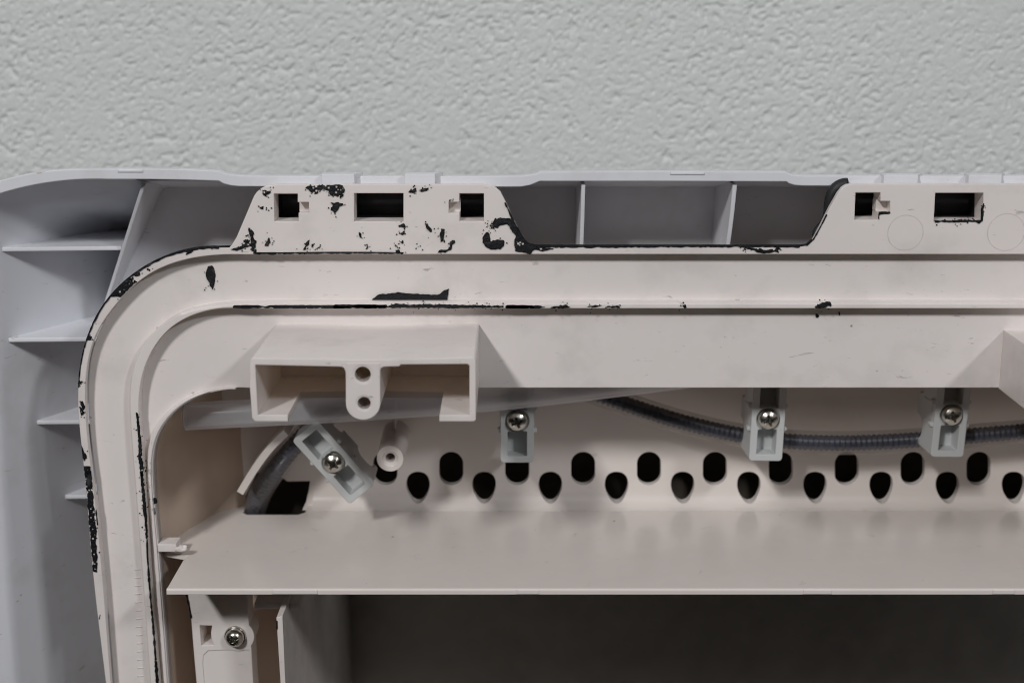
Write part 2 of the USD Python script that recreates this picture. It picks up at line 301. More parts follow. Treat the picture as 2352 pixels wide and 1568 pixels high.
# shelf: its top face lies at one height of the picture's up axis
YS = P(1190, 1352, ZSH)[1]; TH = 1.95 * mm
XR = P(RIGHT, 1352, ZSH)[0]
shelf_xz = [(P(383, 1352, ZSH)[0], ZSH)]
shelf_xz += [(P(424, 1275, -2 * mm)[0], 0.5 * mm), (P(431, 1268, -2 * mm)[0], -4 * mm), (P(366, 1240, -10 * mm)[0], -9 * mm), (P(368, 1235, -17 * mm)[0] - 4 * mm, -17 * mm), (P(400, 1143, -52 * mm)[0] - 6 * mm, ZBACK - 3 * mm), (XR, ZBACK - 3 * mm), (XR, ZSH)]
sh = Polygon(shelf_xz).buffer(0)
notch = Polygon([(P(556, 1160, -46 * mm)[0], -100 * mm), (P(556, 1160, -46 * mm)[0], -47 * mm), (P(566, 1165, -45 * mm)[0], -45 * mm), (P(684, 1165, -45 * mm)[0], -45 * mm), (P(700, 1157, -47 * mm)[0], -47.5 * mm), (P(704, 1150, -52 * mm)[0], -100 * mm)])
sh = sh.difference(notch)
def y_prism(poly, y0, y1):
    """a polygon in (x, z) extruded along y"""
    c = CrossSection([np.array(poly.exterior.coords)[:-1]], m3.FillRule.EvenOdd)
    return Manifold.extrude(c, y1 - y0).rotate([90, 0, 0]).translate([0, y1, RIM])
c_ = .6 * mm; xa = P(382, 1352, ZSH)[0]
bar = Manifold.hull_points(np.array([(x, y, RIM + z) for x in (xa, XR) for y, z in ((YS - TH, ZSH - c_), (YS - TH, ZSH), (YS - c_, ZSH), (YS - c_ * .3, ZSH - c_ * .3), (YS, ZSH - c_))]))
shb = sh.difference(sbox(-2, ZSH - c_, 2, 2))
SHELF = part(HOUSING, 'shelf', y_prism(shb, YS - TH, YS) + bar, BEIGE_IN, smooth=20)
# back wall with its two staggered rows of holes and the fillet down to the shelf
def back_wall():
    x0, y1 = P(440, 1000, ZBACK)[0], P(1190, 720, ZBACK)[1]
    w = bx(x0, XR, YS - TH, y1, ZBACK - 3 * mm, ZBACK)
    R = 6 * mm; prof = [(YS - .5 * mm, ZBACK - .5 * mm)] + [(YS + R - R * math.sin(t), ZBACK + R - R * math.cos(t)) for t in np.linspace(0, math.pi / 2, 9)]
    c = CrossSection([np.array([(YS - .5 * mm, ZBACK - .5 * mm)] + [(YS + R - R * math.cos(t), ZBACK + R - R * math.sin(t)) for t in np.linspace(0, math.pi / 2, 10)])], m3.FillRule.EvenOdd)
    f = Manifold.extrude(c, XR - P(720, 1150, ZBACK)[0]).rotate([90, 0, 90]).translate([P(720, 1150, ZBACK)[0], 0, RIM])
    w = w + f
    cuts = []
    for i in range(14):
        u = 885 + 151.4 * i
        cuts.append(prism(LineString(XY([(u, 1063.5), (u, 1087)], ZBACK)).buffer(XY([(u + 27.5, 1075)], ZBACK)[0][0] - XY([(u, 1075)], ZBACK)[0][0]), -62 * mm, -30 * mm))
        u = 960 + 152 * i
        egg = spline([(u, 1083), (u + 19, 1089), (u + 27, 1112), (u + 21, 1133), (u + 10, 1149), (u, 1152), (u - 10, 1149), (u - 21, 1133), (u - 27, 1112), (u - 19, 1089), (u, 1083)], 36, 0.2, True)
        cuts.append(prism(pp(egg, ZBACK), -62 * mm, -30 * mm))
    hole = [(553, 1180), (563, 1140), (590, 1085), (640, 1090), (660, 1105), (712, 1104), (708, 1130), (703, 1152), (690, 1180)]
    cuts.append(prism(pp(hole, ZBACK), -62 * mm, -42 * mm))
    for c in cuts: w = w - c
    return w
part(HOUSING, 'perforated_wall', back_wall(), BEIGE_IN, smooth=35)
x0 = P(420, 1000, ZBACK)[0]
part(HOUSING, 'darkness_sheet', bx(x0, XR, YS - 22 * mm, P(1190, 700, ZBACK)[1], -86 * mm, -84 * mm) + bx(x0, XR, YS - 24 * mm, YS - 22 * mm, -86 * mm, -52 * mm), DARK)  # added dark sheet in place of the shade behind the holes
part(HOUSING, 'cavity_roof', bx(P(420, 900, ZBAND)[0], XR, P(1190, 720, ZBACK)[1] - .5 * mm, P(1190, 720, ZBACK)[1] + 2 * mm, ZBACK - 2 * mm, -8.7 * mm), BEIGE_SHADED)
# stub of a broken rib on the left edge
stub = bx(P(362, 1250, -2 * mm)[0], P(404, 1250, -2 * mm)[0], P(380, 1267, -2 * mm)[1], P(380, 1250, -2 * mm)[1], -9 * mm, -2.2 * mm)
part(HOUSING, 'broken_rib', stub, BEIGE, smooth=20)
sx, sy = P(414, 1262, -2 * mm)[:2]
chip = trimesh.creation.icosphere(subdivisions=2, radius=1.6 * mm); chip.vertices *= [1.5, 0.8, 1]; chip.vertices += (meshkit.noise(chip.vertices * 900, 3) - .5)[:, None] * 1.6 * mm; chip.vertices += [sx, sy, RIM - 3 * mm]
part(HOUSING, 'torn_chip', chip, BEIGE, smooth=True)

# ---------------------------------------------------------------- brackets on the inner band
ZF = 42 * mm
def bracket():
    outer = ZB([(100, 287), (112, 275), (600, 280), (1130, 292), (1700, 280), (2150, 268), (2165, 280), (2166, 840), (2150, 857), (140, 857), (112, 826), (95, 600), (88, 500), (92, 470), (90, 330)])
    inL = ZB([(140, 337), (930, 354), (955, 366), (970, 400), (975, 600), (978, 690), (985, 790), (440, 797), (165, 797)])
    inR = ZB([(1320, 354), (1465, 351), (1475, 334), (2090, 329), (2108, 345), (2108, 798), (1835, 798), (1270, 790), (1288, 690), (1286, 400), (1295, 368)])
    gap = ZB([(440, 700), (1835, 700), (1830, 900), (440, 900)])
    boss = ZB([(966, 330), (1284, 330), (1288, 690)]) 
    c0, r0 = P(*ZB([(1130, 690)])[0], ZF)[:2], 158 / 3.675 * .91875
    arc = [(1131 + 158 * math.cos(t), 690 + 152 * math.sin(t)) for t in np.linspace(0, math.pi, 24)]
    bossp = pp(ZB([(972, 320), (1286, 320)]) + ZB(arc), ZF)
    o, l, r, g = pp(outer, ZF), pp(inL, ZF), pp(inR, ZF), pp(gap, ZF)
    wall = o.difference(l).difference(r)
    full = prism(wall, -5.2 * mm, ZF)
    full = full - prism(g.difference(bossp), 15 * mm, ZF + 5 * mm)
    # the strip under the boss is cut free, the boss runs to the front
    b = prism(bossp, 8 * mm, ZF + 0.05 * mm)
    for (x, y, rr, dp) in ((1128, 425, 78, 14), (1140, 690, 64, 9)):
        q = P(*ZB([(x, y)])[0], ZF); rad = rr / 3.675 * .91875 * PXM * (DIST - ZF) / DIST
        b = b - Manifold.cylinder(.03, rad, rad, 28).translate([q[0], q[1], RIM + ZF - dp * mm])
        full = full - Manifold.cylinder(.03, rad, rad, 28).translate([q[0], q[1], RIM + ZF - dp * mm])
        b = b - Manifold.cylinder(.9 * mm, rad, rad * 1.25, 28).translate([q[0], q[1], RIM + ZF - .8 * mm])
    return full, b
bk, bs = bracket()
BR = part(HOUSING, 'bracket', bk, BEIGE, 'open box bracket with a broken left edge', smooth=20)
part(BR, 'screw_boss', bs, BEIGE, smooth=30, root=HOUSING)
def block2():
    z = ZBAND; a = P(2305, 758, z); b = P(2293, 892, z)
    o = sbox(a[0], b[1], a[0] + 75 * mm, a[1]); i = sbox(a[0] + 2 * mm, b[1] + 2 * mm, a[0] + 73 * mm, a[1] - 2 * mm)
    return prism(o.difference(i), -5.2 * mm, ZF)
part(HOUSING, 'bracket', block2(), BEIGE, smooth=20)
# cylinder boss in the cavity with its gusset
bc = P(896, 1053, -20 * mm); r = 33 * PXM * (DIST + 20 * mm) / DIST
cyl = Manifold.cylinder(30 * mm, r * 1.12, r, 40).translate([bc[0], bc[1], RIM - 50 * mm])
cyl = cyl - Manifold.cylinder(30 * mm, r * .36, r * .36, 24).translate([bc[0], bc[1], RIM - 32 * mm]) - Manifold.cylinder(1.6 * mm, r * .36, r * .72, 24).translate([bc[0], bc[1], RIM - 21.2 * mm])
cyl = cyl + bx(bc[0] - .6 * mm, bc[0] + .6 * mm, bc[1], bc[1] + 17 * mm, -51 * mm, -38 * mm)
part(HOUSING, 'screw_post', cyl, BEIGE_IN, smooth=35)
# curved guide rib beside the hose
gz = -30 * mm
gr = LineString(XY(spline([(551, 1132), (572, 1098), (598, 1058), (626, 1024), (657, 994)], 24, .2), gz)).buffer(1.3 * mm, cap_style=2)
part(HOUSING, 'guide_rib', prism(gr, -53 * mm, gz), BEIGE_IN, smooth=40)
# ---------------------------------------------------------------- lower left: screw plate, divider, dark depths
ZPL = -2.5 * mm
bump_c = P(546, 1460, ZPL); bump_r = 41 * PXM * 1.03
plate = pp(ZS([(296, 700), (800, 700), (810, 970), (835, 1215), (850, 1500), (880, 1900), (405, 1900), (375, 1500), (350, 1220), (330, 960)]), ZPL)
plate = plate.union(Point(bump_c[0] - 0, bump_c[1]).buffer(bump_r, 20)).difference(pp(ZS([(400, 1015), (505, 1018), (495, 1080), (500, 1130), (520, 1180), (414, 1185)]), ZPL))
pl = prism(plate, -12 * mm, ZPL)
rec = pp(ZS([(425, 1330), (432, 1265), (470, 1228), (600, 1222), (815, 1222), (850, 1500), (900, 2000), (460, 2000), (440, 1500)]), ZPL).difference(Point(bump_c[0], bump_c[1]).buffer(bump_r * .98, 20))
pl = pl - prism(rec.intersection(plate.buffer(3 * mm)), ZPL - .25 * mm, 5 * mm)
PL = part(HOUSING, 'screw_plate', pl, BEIGE, smooth=20)
dv_front = ZS([(1045, 950), (1096, 938), (1120, 1500), (1305, 4500), (1271, 4500), (1080, 1500)])
ZDV = 22 * mm
dvp = pp(dv_front, ZDV)
dv = prism(dvp, -152 * mm, ZDV)
part(HOUSING, 'divider', dv, BEIGE_IN, smooth=20)
tabp = [P(*q, 7 * mm) for q in ZS([(860, 832), (1090, 832)])]
part(HOUSING, 'divider_tab', bx(tabp[0][0], tabp[1][0] + 6 * mm, tabp[0][1] - 1.9 * mm, tabp[0][1], -22 * mm, 7 * mm), BEIGE_IN)
back = bx(P(392, 1568, -10 * mm)[0] - 10 * mm, dvp.bounds[0] + 1 * mm, P(400, 1900, 0)[1], YS - TH - .3 * mm, -42 * mm, -40 * mm)
part(HOUSING, 'inner_floor', back, BEIGE_SHADED)
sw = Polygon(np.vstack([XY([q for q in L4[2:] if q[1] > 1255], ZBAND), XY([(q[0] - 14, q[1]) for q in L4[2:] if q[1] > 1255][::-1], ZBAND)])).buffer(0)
part(HOUSING, 'left_inner_wall', prism(sw, -42 * mm, -8.5 * mm), BEIGE_SHADED, smooth=30)

# ---------------------------------------------------------------- screws
def screw_mesh(r, h, washer=False):
    """a pan head with a cross recess; the head's underside at z = 0"""
    prof = [(0, 0), (r, 0), (r, h * .22), (r * .96, h * .45), (r * .82, h * .74), (r * .55, h * .93), (r * .28, h), (0, h)]
    a = np.array(prof); m = Manifold.revolve(CrossSection([a], m3.FillRule.EvenOdd), 48)
    w, L, d = r * .26, r * 1.22, h * .75
    for ang in (0, 90):
        c = Manifold.hull_points(np.array([(sx * L / 2, sy * w / 2, h * 1.05) for sx in (-1, 1) for sy in (-1, 1)] + [(sx * L / 4.2, sy * w / 3, h - d) for sx in (-1, 1) for sy in (-1, 1)]))
        m = m - c.rotate([0, 0, ang])
    m = m - Manifold.cylinder(d, r * .10, r * .34, 8).translate([0, 0, h * 1.03 - d])
    return m
q = P(540.5, 1460, ZPL)
r = 26 * PXM
sm = screw_mesh(r * .93, 3.0 * mm).rotate([0, 0, 28]).translate([q[0], q[1], RIM + ZPL + .8 * mm])
SC = part(HOUSING, 'screw', sm, STEEL, 'steel cross-head screw with a washer', smooth=30)
ws = Manifold.cylinder(.8 * mm, r * 1.1, r * 1.02, 48).translate([q[0], q[1], RIM + ZPL - .02 * mm])
part(SC, 'washer', ws, STEEL, smooth=30, root=HOUSING)

# wells behind the flange openings: black rubber deep inside, pale walls near the front
for h in holes:
    x0, y0, x1, y1 = h.bounds; m_ = .6 * mm
    well = bx(x0 - 2 * mm, x1 + 2 * mm, y0 - 2 * mm, y1 + 2 * mm, -18 * mm, -9.05 * mm) - bx(x0 - m_ * 0, x1 + m_ * 0, y0, y1 + m_, -16.5 * mm, -9 * mm)
    part(HOUSING, 'socket_well', well, RUBBER)
# gasket bulging out behind the right flange
gk = [P(u, v, -7 * mm) for u, v in spline([(1946, 424), (1928, 428), (1915, 440), (1906, 458), (1904, 478), (1890, 512), (1872, 545)], 24, .3)]
part(HOUSING, 'rubber_gasket', tube(gk, [2.2 * mm * min(1, .35 + .8 * (1 - i / 23)) for i in range(24)], 12), RUBBER, smooth=True)
# faint moulded rings on the right flange, ticks on the left rail, marks on the shelf edge
def ring(u, v, rp, z, name='moulded_ring'):
    c = P(u, v, z); R_ = rp * PXM
    part(HOUSING, name, prism(Point(c[0], c[1]).buffer(R_, 40).difference(Point(c[0], c[1]).buffer(R_ - .22 * mm, 40)), z - .2 * mm, z + .014 * mm), BEIGE, smooth=30)
ring(*Z4([(1355, 610)])[0], 43, 0); ring(*Z4([(2200, 605)])[0], 45, 0)
for k in range(15):
    y = 720 + k * 61; x = 1018 + k * 1.8
    (u0, v0), (u1, v1) = ZL([(x - 14, y + 3), (x + 26, y)])
    a, b = P(u0, v0, ZG), P(u1, v1, ZG)
    part(HOUSING, 'tick_mark', prism(LineString([a[:2], b[:2]]).buffer(.2 * mm), ZG - .2 * mm, ZG + .07 * mm), BEIGE, smooth=30)
def edge_mark(u0, u1, vt, vb, z):
    a, b = P(u0, vt, z), P(u1, vb, z)
    part(HOUSING, 'mould_mark', bx(a[0], b[0], YS - TH + .15 * mm, YS - .35 * mm, ZSH - 1 * mm, ZSH + .14 * mm), BEIGE)
edge_mark(625, 730, 1356, 1366, ZSH); edge_mark(1187, 1238, 1356, 1366, ZSH); edge_mark(1845, 1910, 1356, 1366, ZSH); edge_mark(2280, 2330, 1356, 1366, ZSH)

# ---------------------------------------------------------------- black glue left on the housing
def ragged(poly, amp=2.2, step=3.0, seed=0):
    """an outline in pixels, made uneven"""
    rng = np.random.default_rng(seed + 100)
    g = Polygon(poly).buffer(0)
    if g.geom_type != 'Polygon': g = max(g.geoms, key=lambda a: a.area)
    n = max(12, int(g.exterior.length / step)); out = []
    c = np.array([g.exterior.interpolate(i / n, True).coords[0] for i in range(n)])
    d = rng.normal(0, 1, n); d = .6 * d + .4 * np.roll(d, 1)
    t = np.roll(c, -1, 0) - np.roll(c, 1, 0); t /= np.linalg.norm(t, axis=1)[:, None] + 1e-9
    c = c + np.stack([-t[:, 1], t[:, 0]], 1) * (d * amp)[:, None]
    return Polygon(c).buffer(0)
GN = [0]
def glue(pts, z=0.0, amp=1.1, pores=0, h=0.55, clip=None):
    GN[0] += 1; g = ragged(pts, amp, 3.0, GN[0]); rng = np.random.default_rng(GN[0])
    if pores:
        x0, y0, x1, y1 = g.bounds
        g = g.difference(unary_union([Point(rng.uniform(x0, x1), rng.uniform(y0, y1)).buffer(rng.uniform(.8, 3.0), 5) for _ in range(pores)]))
    if amp > .7:
        sat = []
        for _ in range(int(4 + g.length / 14)):
            q_ = g.exterior.interpolate(rng.uniform(0, 1), True) if g.geom_type == 'Polygon' else g.geoms[0].exterior.interpolate(rng.uniform(0, 1), True)
            sat.append(Point(q_.x + rng.normal(0, 6), q_.y + rng.normal(0, 5)).buffer(rng.uniform(.7, 1.7), 3))
        g = unary_union([g] + sat)
    polys = []
    for a in getattr(g, 'geoms', [g]):
        if a.geom_type == 'Polygon' and a.area > 1: polys.append(Polygon(XY(a.exterior.coords, z), [XY(r_.coords, z) for r_ in a.interiors]))
    w = unary_union(polys).buffer(0)
    if clip is not None: w = w.intersection(clip)
    if w.is_empty: return
    part(HOUSING, 'glue_residue', prism(w, z - .05 * mm, z + h * .6 * mm) + prism(w.buffer(-.22 * mm), z, z + h * mm), GLUE, smooth=35)
def glue_line(path, w, z=0.0, seed=1, gap=0.0, step=4.0, name='glue_residue', h=0.3, clip=None):
    """a thin broken bead along a line of pixels: width w, about the share gap of it missing"""
    l = LineString(path); n = int(l.length / step); polys = []; run = []
    s = RNG.uniform(0, 99)
    for i in range(n):
        t = i / n; p = l.interpolate(t, True); q = l.interpolate(min(1, t + .002), True) if t < .99 else p
        a = meshkit.noise(np.array([i * .13 + s, seed * 7.7, .5]), seed); b = meshkit.noise(np.array([i * .7 + s, 3.3, seed]), seed)
        ww = w * (.3 + 1.3 * b) * max(0.0, min(1, (a - gap) * 6 + .2))
        if ww > .5: run.append(Point(p.x, p.y + (b - .5) * w * .5).buffer(ww / 2, 4))
        if i: pass
    if not run: return
    g = unary_union([a.union(b).convex_hull for a, b in zip(run[:-1], run[1:]) if a.distance(b) < step * 1.6])
    ps = [Polygon(XY(a.exterior.coords, z)) for a in getattr(g, 'geoms', [g]) if a.geom_type == 'Polygon' and a.area > 2]
    if ps and clip is not None: ps = [unary_union(ps).buffer(0).intersection(clip)]
    if ps: part(HOUSING, name, prism(unary_union(ps).buffer(0), z - .05 * mm, z + h * mm), GLUE, smooth=35)
G2 = [[(640, 212), (680, 190), (760, 186), (935, 182), (944, 235), (930, 272), (908, 268), (870, 265), (838, 252), (825, 225), (790, 212), (757, 215), (750, 248), (722, 248), (690, 225), (665, 206)],
      [(850, 310), (935, 318), (930, 330), (905, 345), (900, 365), (880, 388), (850, 372), (845, 350), (862, 330)],
      [(1418, 235), (1435, 208), (1472, 203), (1478, 232), (1450, 243)], [(1495, 222), (1540, 208), (1588, 200), (1550, 222), (1512, 236)],
      [(240, 495), (265, 510), (282, 545), (270, 565), (296, 600), (290, 640), (302, 684), (278, 686), (262, 655), (255, 610), (262, 575), (246, 545)],
      [(255, 625), (235, 640), (190, 650), (160, 667), (110, 655), (185, 632), (212, 615), (195, 590), (228, 580), (252, 592)],
      [(340, 220), (400, 225), (398, 240), (370, 265), (345, 258)], [(366, 625), (375, 590), (393, 570), (402, 600), (380, 632)],
      [(1340, 480), (1383, 465), (1398, 490), (1372, 497)], [(1355, 537), (1385, 520), (1385, 548), (1362, 548)], [(1350, 598), (1378, 600), (1368, 615)],
      [(1048, 535), (1062, 535), (1072, 570), (1056, 568)], [(645, 657), (655, 620), (680, 582), (690, 586), (670, 630), (657, 657)],
      [(1535, 465), (1560, 470), (1590, 525), (1575, 531), (1545, 495)], [(1655, 505), (1682, 508), (1672, 600), (1650, 602), (1646, 540)],
      [(1630, 680), (1640, 657), (1690, 662), (1718, 632), (1715, 600), (1752, 588), (1757, 606), (1737, 625), (1730, 655), (1690, 676)],
      [(1960, 570), (1985, 530), (2010, 535), (2015, 600), (2060, 585), (2120, 590), (2120, 628), (2085, 656), (2020, 656), (1985, 640), (1960, 605)],
      [(700, 620), (718, 615), (712, 650)], [(745, 640), (762, 636), (760, 650)], [(1100, 655), (1120, 625), (1115, 650)], [(1312, 625), (1322, 625), (1318, 634)], [(1495, 628), (1508, 628), (1500, 637)], [(1710, 292), (1724, 290), (1720, 305)], [(320, 345), (350, 340), (345, 360), (325, 362)], [(360, 350), (378, 345), (376, 365)],
      [(1318, 660), (1345, 655), (1360, 675), (1385, 680), (1330, 685)]]
for k, g in enumerate(G2): glue(Z2(g), 0, 1.0, pores=(26, 0, 4, 4, 10, 14, 8, 4)[k] if k < 8 else 0, clip=flange)
glue(Z2([(2025, 478), (2052, 425), (2150, 428), (2195, 440), (2240, 540), (2290, 610), (2345, 642), (2400, 640), (2480, 652), (2400, 668), (2345, 655), (2308, 688), (2195, 665), (2190, 600), (2205, 560), (2140, 470), (2090, 480), (2058, 502)]), 0, 1.1, pores=60, clip=flange)
glue(Z3([(1930, 640), (2040, 648), (2120, 660), (2200, 640), (2216, 660), (2190, 684), (2160, 672), (2090, 686), (2050, 682), (2020, 660)]), 0, 1.2, pores=14, clip=flange)
glue_line(Z2([(280, 684), (500, 684), (800, 680), (1100, 680), (1380, 684)]), 4.2, 0, 3, 0.0)
glue(Z2([(1137, 1034), (1190, 988), (1340, 974), (1500, 985), (1640, 990), (1660, 966), (1714, 944), (1697, 1042), (1400, 1047), (1200, 1040)]), ZG, .6, h=.8)
LIPP = A2b.difference(A3)
glue_line(Z2([(140, 1078), (1250, 1078)]), 8.5, ZLIP, 5, 0.30, clip=LIPP); glue_line(Z2([(880, 1076), (1260, 1076)]), 10.0, ZLIP, 6, 0.16, clip=LIPP)
glue(Z2([(1250, 1078), (1320, 1052), (1400, 1060), (1600, 1058), (1750, 1062), (2115, 1070), (2110, 1082), (1900, 1085), (1750, 1088), (1600, 1085), (1300, 1086)]), ZLIP, .9, h=.5)
glue_line(Z2([(2140, 1078), (2400, 1080)]), 7.5, ZLIP, 8, 0.3, clip=LIPP); glue_line(Z3([(205, 1076), (405, 1080)]), 8, ZLIP, 9, 0.25, clip=LIPP); glue_line(Z3([(450, 1080), (590, 1080)]), 5, ZLIP, 10, 0.3, clip=LIPP)
for g in ([(573, 1080), (590, 1065), (640, 1066), (668, 1080), (575, 1090)], [(790, 1076), (850, 1064), (900, 1068), (850, 1080)], [(928, 1080), (950, 1068), (1030, 1076), (1032, 1084)], [(1488, 1062), (1512, 1060), (1518, 1084), (1494, 1080)]): glue(Z3(g), ZLIP, .8)
glue(Z4([(595, 1228), (650, 1200), (680, 1190), (722, 1188), (737, 1212), (725, 1232), (705, 1218), (670, 1240), (600, 1242)]), ZLIP, .8)
glue(Z4([(596, 1294), (612, 1288), (630, 1306), (622, 1320), (602, 1316)]), ZBAND, .6); glue(Z4([(789, 1274), (800, 1272), (808, 1300), (798, 1304)]), ZBAND, .3)
# black edge of the rim, thick with glue
eb = A_out.buffer(.16 * mm).difference(A_out.buffer(-.12 * mm))
for u0, u1, vv in ((1190, 1868, 480), (430, 526, 500), (196, 430, 540)):
    q0, q1 = P(u0, 520, 0), P(u1, 520, 0); part(HOUSING, 'glue_residue', prism(eb.intersection(sbox(q0[0], P(u0, 830, 0)[1], q1[0], P(u0, vv, 0)[1])), -2.2 * mm, .06 * mm), GLUE)
# around the right flange's openings and along the outer edge
glue(ZD([(640, 516), (776, 512), (776, 538), (664, 540), (648, 555), (648, 605), (632, 590)]), 0, .5)
glue(ZD([(1284, 600), (1300, 622), (1420, 622), (1640, 606), (1760, 618), (1840, 610), (1846, 470), (1880, 410), (1866, 620), (1820, 655), (1780, 630), (1600, 635), (1420, 632), (1300, 640)]), 0, .8)
glue_line(Z3([(350, 635), (800, 636), (1200, 634), (1800, 632), (2360, 636)]), 3.4, 0.0, 11, 0.0)
glue_line([(q[0] + 1, q[1] + 1) for q in OUT_L if q[1] < 900], 3.0, 0.0, 12, 0.18)
glue_line([(1160, 466), (1176, 500), (1195, 539), (1212, 562), (1226, 567)], 4.0, 0, 13, 0.0); glue_line([(1853, 563), (1868, 550), (1885, 520), (1900, 490)], 3.2, 0, 14, 0.1)
G1 = [[(1890, 1100), (1910, 1050), (1945, 1035), (1970, 1080), (1977, 1180), (1955, 1262), (1930, 1225), (1898, 1160)]]
glue(Z1(G1[0]), ZG, 1.0, h=.6)
for g, n in (([(1020, 1322), (1100, 1230), (1200, 1152), (1252, 1182), (1200, 1240), (1110, 1328)], 22), ([(1225, 1120), (1280, 1100), (1290, 1132), (1235, 1138)], 0), ([(1700, 905), (1770, 888), (1775, 910), (1730, 938)], 2), ([(1935, 865), (1955, 865), (1950, 895)], 0), ([(1345, 1065), (1372, 1072), (1358, 1085)], 0)): glue(Z1(g), 0, .9, pores=n, clip=flange)
for g, n in (([(782, 290), (848, 295), (838, 332), (785, 322)], 0), ([(722, 700), (750, 712), (768, 708), (745, 735), (722, 725)], 2), ([(735, 888), (765, 886), (778, 955), (765, 985), (748, 925)], 0), ([(735, 940), (775, 990), (770, 1005), (742, 1020)], 4), ([(750, 1296), (775, 1360), (802, 1388), (772, 1440), (757, 1410)], 0), ([(765, 1480), (832, 1488), (834, 1600), (785, 1600)], 12)): glue(Z5(g), 0, .8, pores=n, clip=flange)
glue(ZL([(630, -10), (682, -10), (690, 120), (700, 330), (722, 440), (712, 470), (724, 600), (726, 738), (692, 735), (682, 560), (662, 380), (650, 170)]), 0, 1.2, pores=60, clip=flange)
glue_line(ZL([(712, 250), (728, 400)]), 2.6, -.2 * mm, 16, 0.3)
glue_line(ZL([(745, 1060), (735, 1100)]), 2, 0, 17, 0.0)
glue(Z5([(1252, 995), (1270, 1000), (1282, 1120), (1300, 1300), (1316, 1500), (1318, 1580), (1290, 1580), (1284, 1480), (1268, 1380), (1272, 1280), (1258, 1080)]), ZLIP, .9, pores=6)
glue(ZL([(1043, -5), (1064, -5), (1075, 120), (1092, 300), (1100, 430), (1100, 500), (1086, 490), (1080, 380), (1066, 270), (1054, 120)]), ZLIP, .8)
glue_line(ZL([(1095, 500), (1098, 620), (1108, 760), (1122, 950), (1140, 1130), (1150, 1260), (1160, 1400)]), 4.4, ZLIP, 18, 0.12)
glue(ZL([(1150, 1400), (1172, 1402), (1186, 1590), (1196, 1700), (1170, 1700), (1160, 1560)]), ZLIP, .7)
glue(ZL([(1142, 190), (1168, 188), (1168, 230), (1145, 232)]), -2.5 * mm, .6); glue_line(ZL([(1152, 265), (1156, 320)]), 1.8, -2.5 * mm, 19, 0.0)
glue_line(ZS([(292, 760), (312, 850), (332, 960)]), 4.2, ZPL, 20, 0.05)
glue_line(ZS([(1050, 980), (1050, 1060)]), 2.6, ZDV, 21, 0.1)

# ---------------------------------------------------------------- the white outer cover, lying face down
ZR = -9 * mm
COVER = thing('outer_cover', 'white plastic outer cover with triangular ribs inside, under the beige housing', 'cover', P(300, 900, -60 * mm))
rim_up = spline([(-330, 640), (-260, 545), (-150, 470), (-60, 433), (0, 416.7), (50, 401.7), (100, 394), (175, 389.5), (250, 388)], 50, .4) + [(330, 388), (425, 389), (503, 393), (507, 395), (520, 400), (550, 403.5), (640, 404.5), (1100, 405), (1200, 404.5), (1227, 401), (1236, 398), (1240, 395), (1500, 394), (1807, 395), (1810, 398), (1822, 402.5), (1850, 404), (2200, 404), (2420, 404), (2428, 396), (3600, 396)]
rim_lo = spline([(-300, 660), (-230, 575), (-140, 508), (-60, 466), (0, 445), (50, 430.4), (100, 420.5), (160, 413.5), (250, 411.6)], 50, .4) + [(330, 411.6), (425, 413), (503, 415.4), (513, 421.5), (530, 426), (552, 428), (1134, 429), (1196, 429), (1218, 425), (1230, 420), (1240, 416), (1500, 416), (1807, 417), (1812, 421), (1824, 425), (1842, 426.5), (2200, 428), (2420, 428), (2428, 418), (3600, 418)]
rimp = Polygon(np.vstack([XY(rim_up, ZR), XY(rim_lo[::-1], ZR)])).buffer(0)
part(COVER, 'rim', prism(rimp, ZR - 4 * mm, ZR), CASE, smooth=25)
# the bowl inside: falls from the top rim and, more gently, from the left side
TOPL = XY([(-300, 660), (-230, 575), (-140, 508), (-60, 466), (0, 445), (50, 430.4), (100, 420.5), (160, 413.5), (250, 411.6), (330, 411.6), (3600, 412)], ZR)
CX8 = XY([(-10, 420), (0, 575), (10, 900), (22, 1140), (62, 1800)], -21 * mm)
(RX0, RY0), (RX1, RY1) = P(331, 420, ZR - 4 * mm)[:2], P(225, 752, -48 * mm)[:2]; RS = (RX1 - RX0) / (RY1 - RY0)
ZTR = -50 * mm
def bowl_z(X, Y):
    ytop = np.interp(X, TOPL[:, 0], TOPL[:, 1]); dt = np.maximum(ytop - Y, -1 * mm)
    o = np.argsort(CX8[:, 1]); xl = np.interp(Y, CX8[o, 1], CX8[o, 0])
    dl = X - xl
    zt = 2.5 * mm + 2.3 * dt
    zl = 15.5 * mm + np.where(dl > -2 * mm, 1.75 * dl, -3.5 * mm + .6 * (dl + 2 * mm))
    k = 17 * mm; hh = np.clip(.5 + .5 * (zt - zl) / k, 0, 1)
    d = zt * (1 - hh) + zl * hh - k * hh * (1 - hh)
    d = np.maximum(d, 1.0 * mm)
    cap = 168 * mm + ZR
    z = ZR - np.minimum(d, 68 * mm)
    return np.where((X > RX0 + (Y - RY0) * RS + .4 * mm) & (Y > RY1 + 4 * mm), np.minimum(z, np.maximum(-80 * mm, -16 * mm - 5.3 * np.maximum(RY0 - Y, 0))), z)
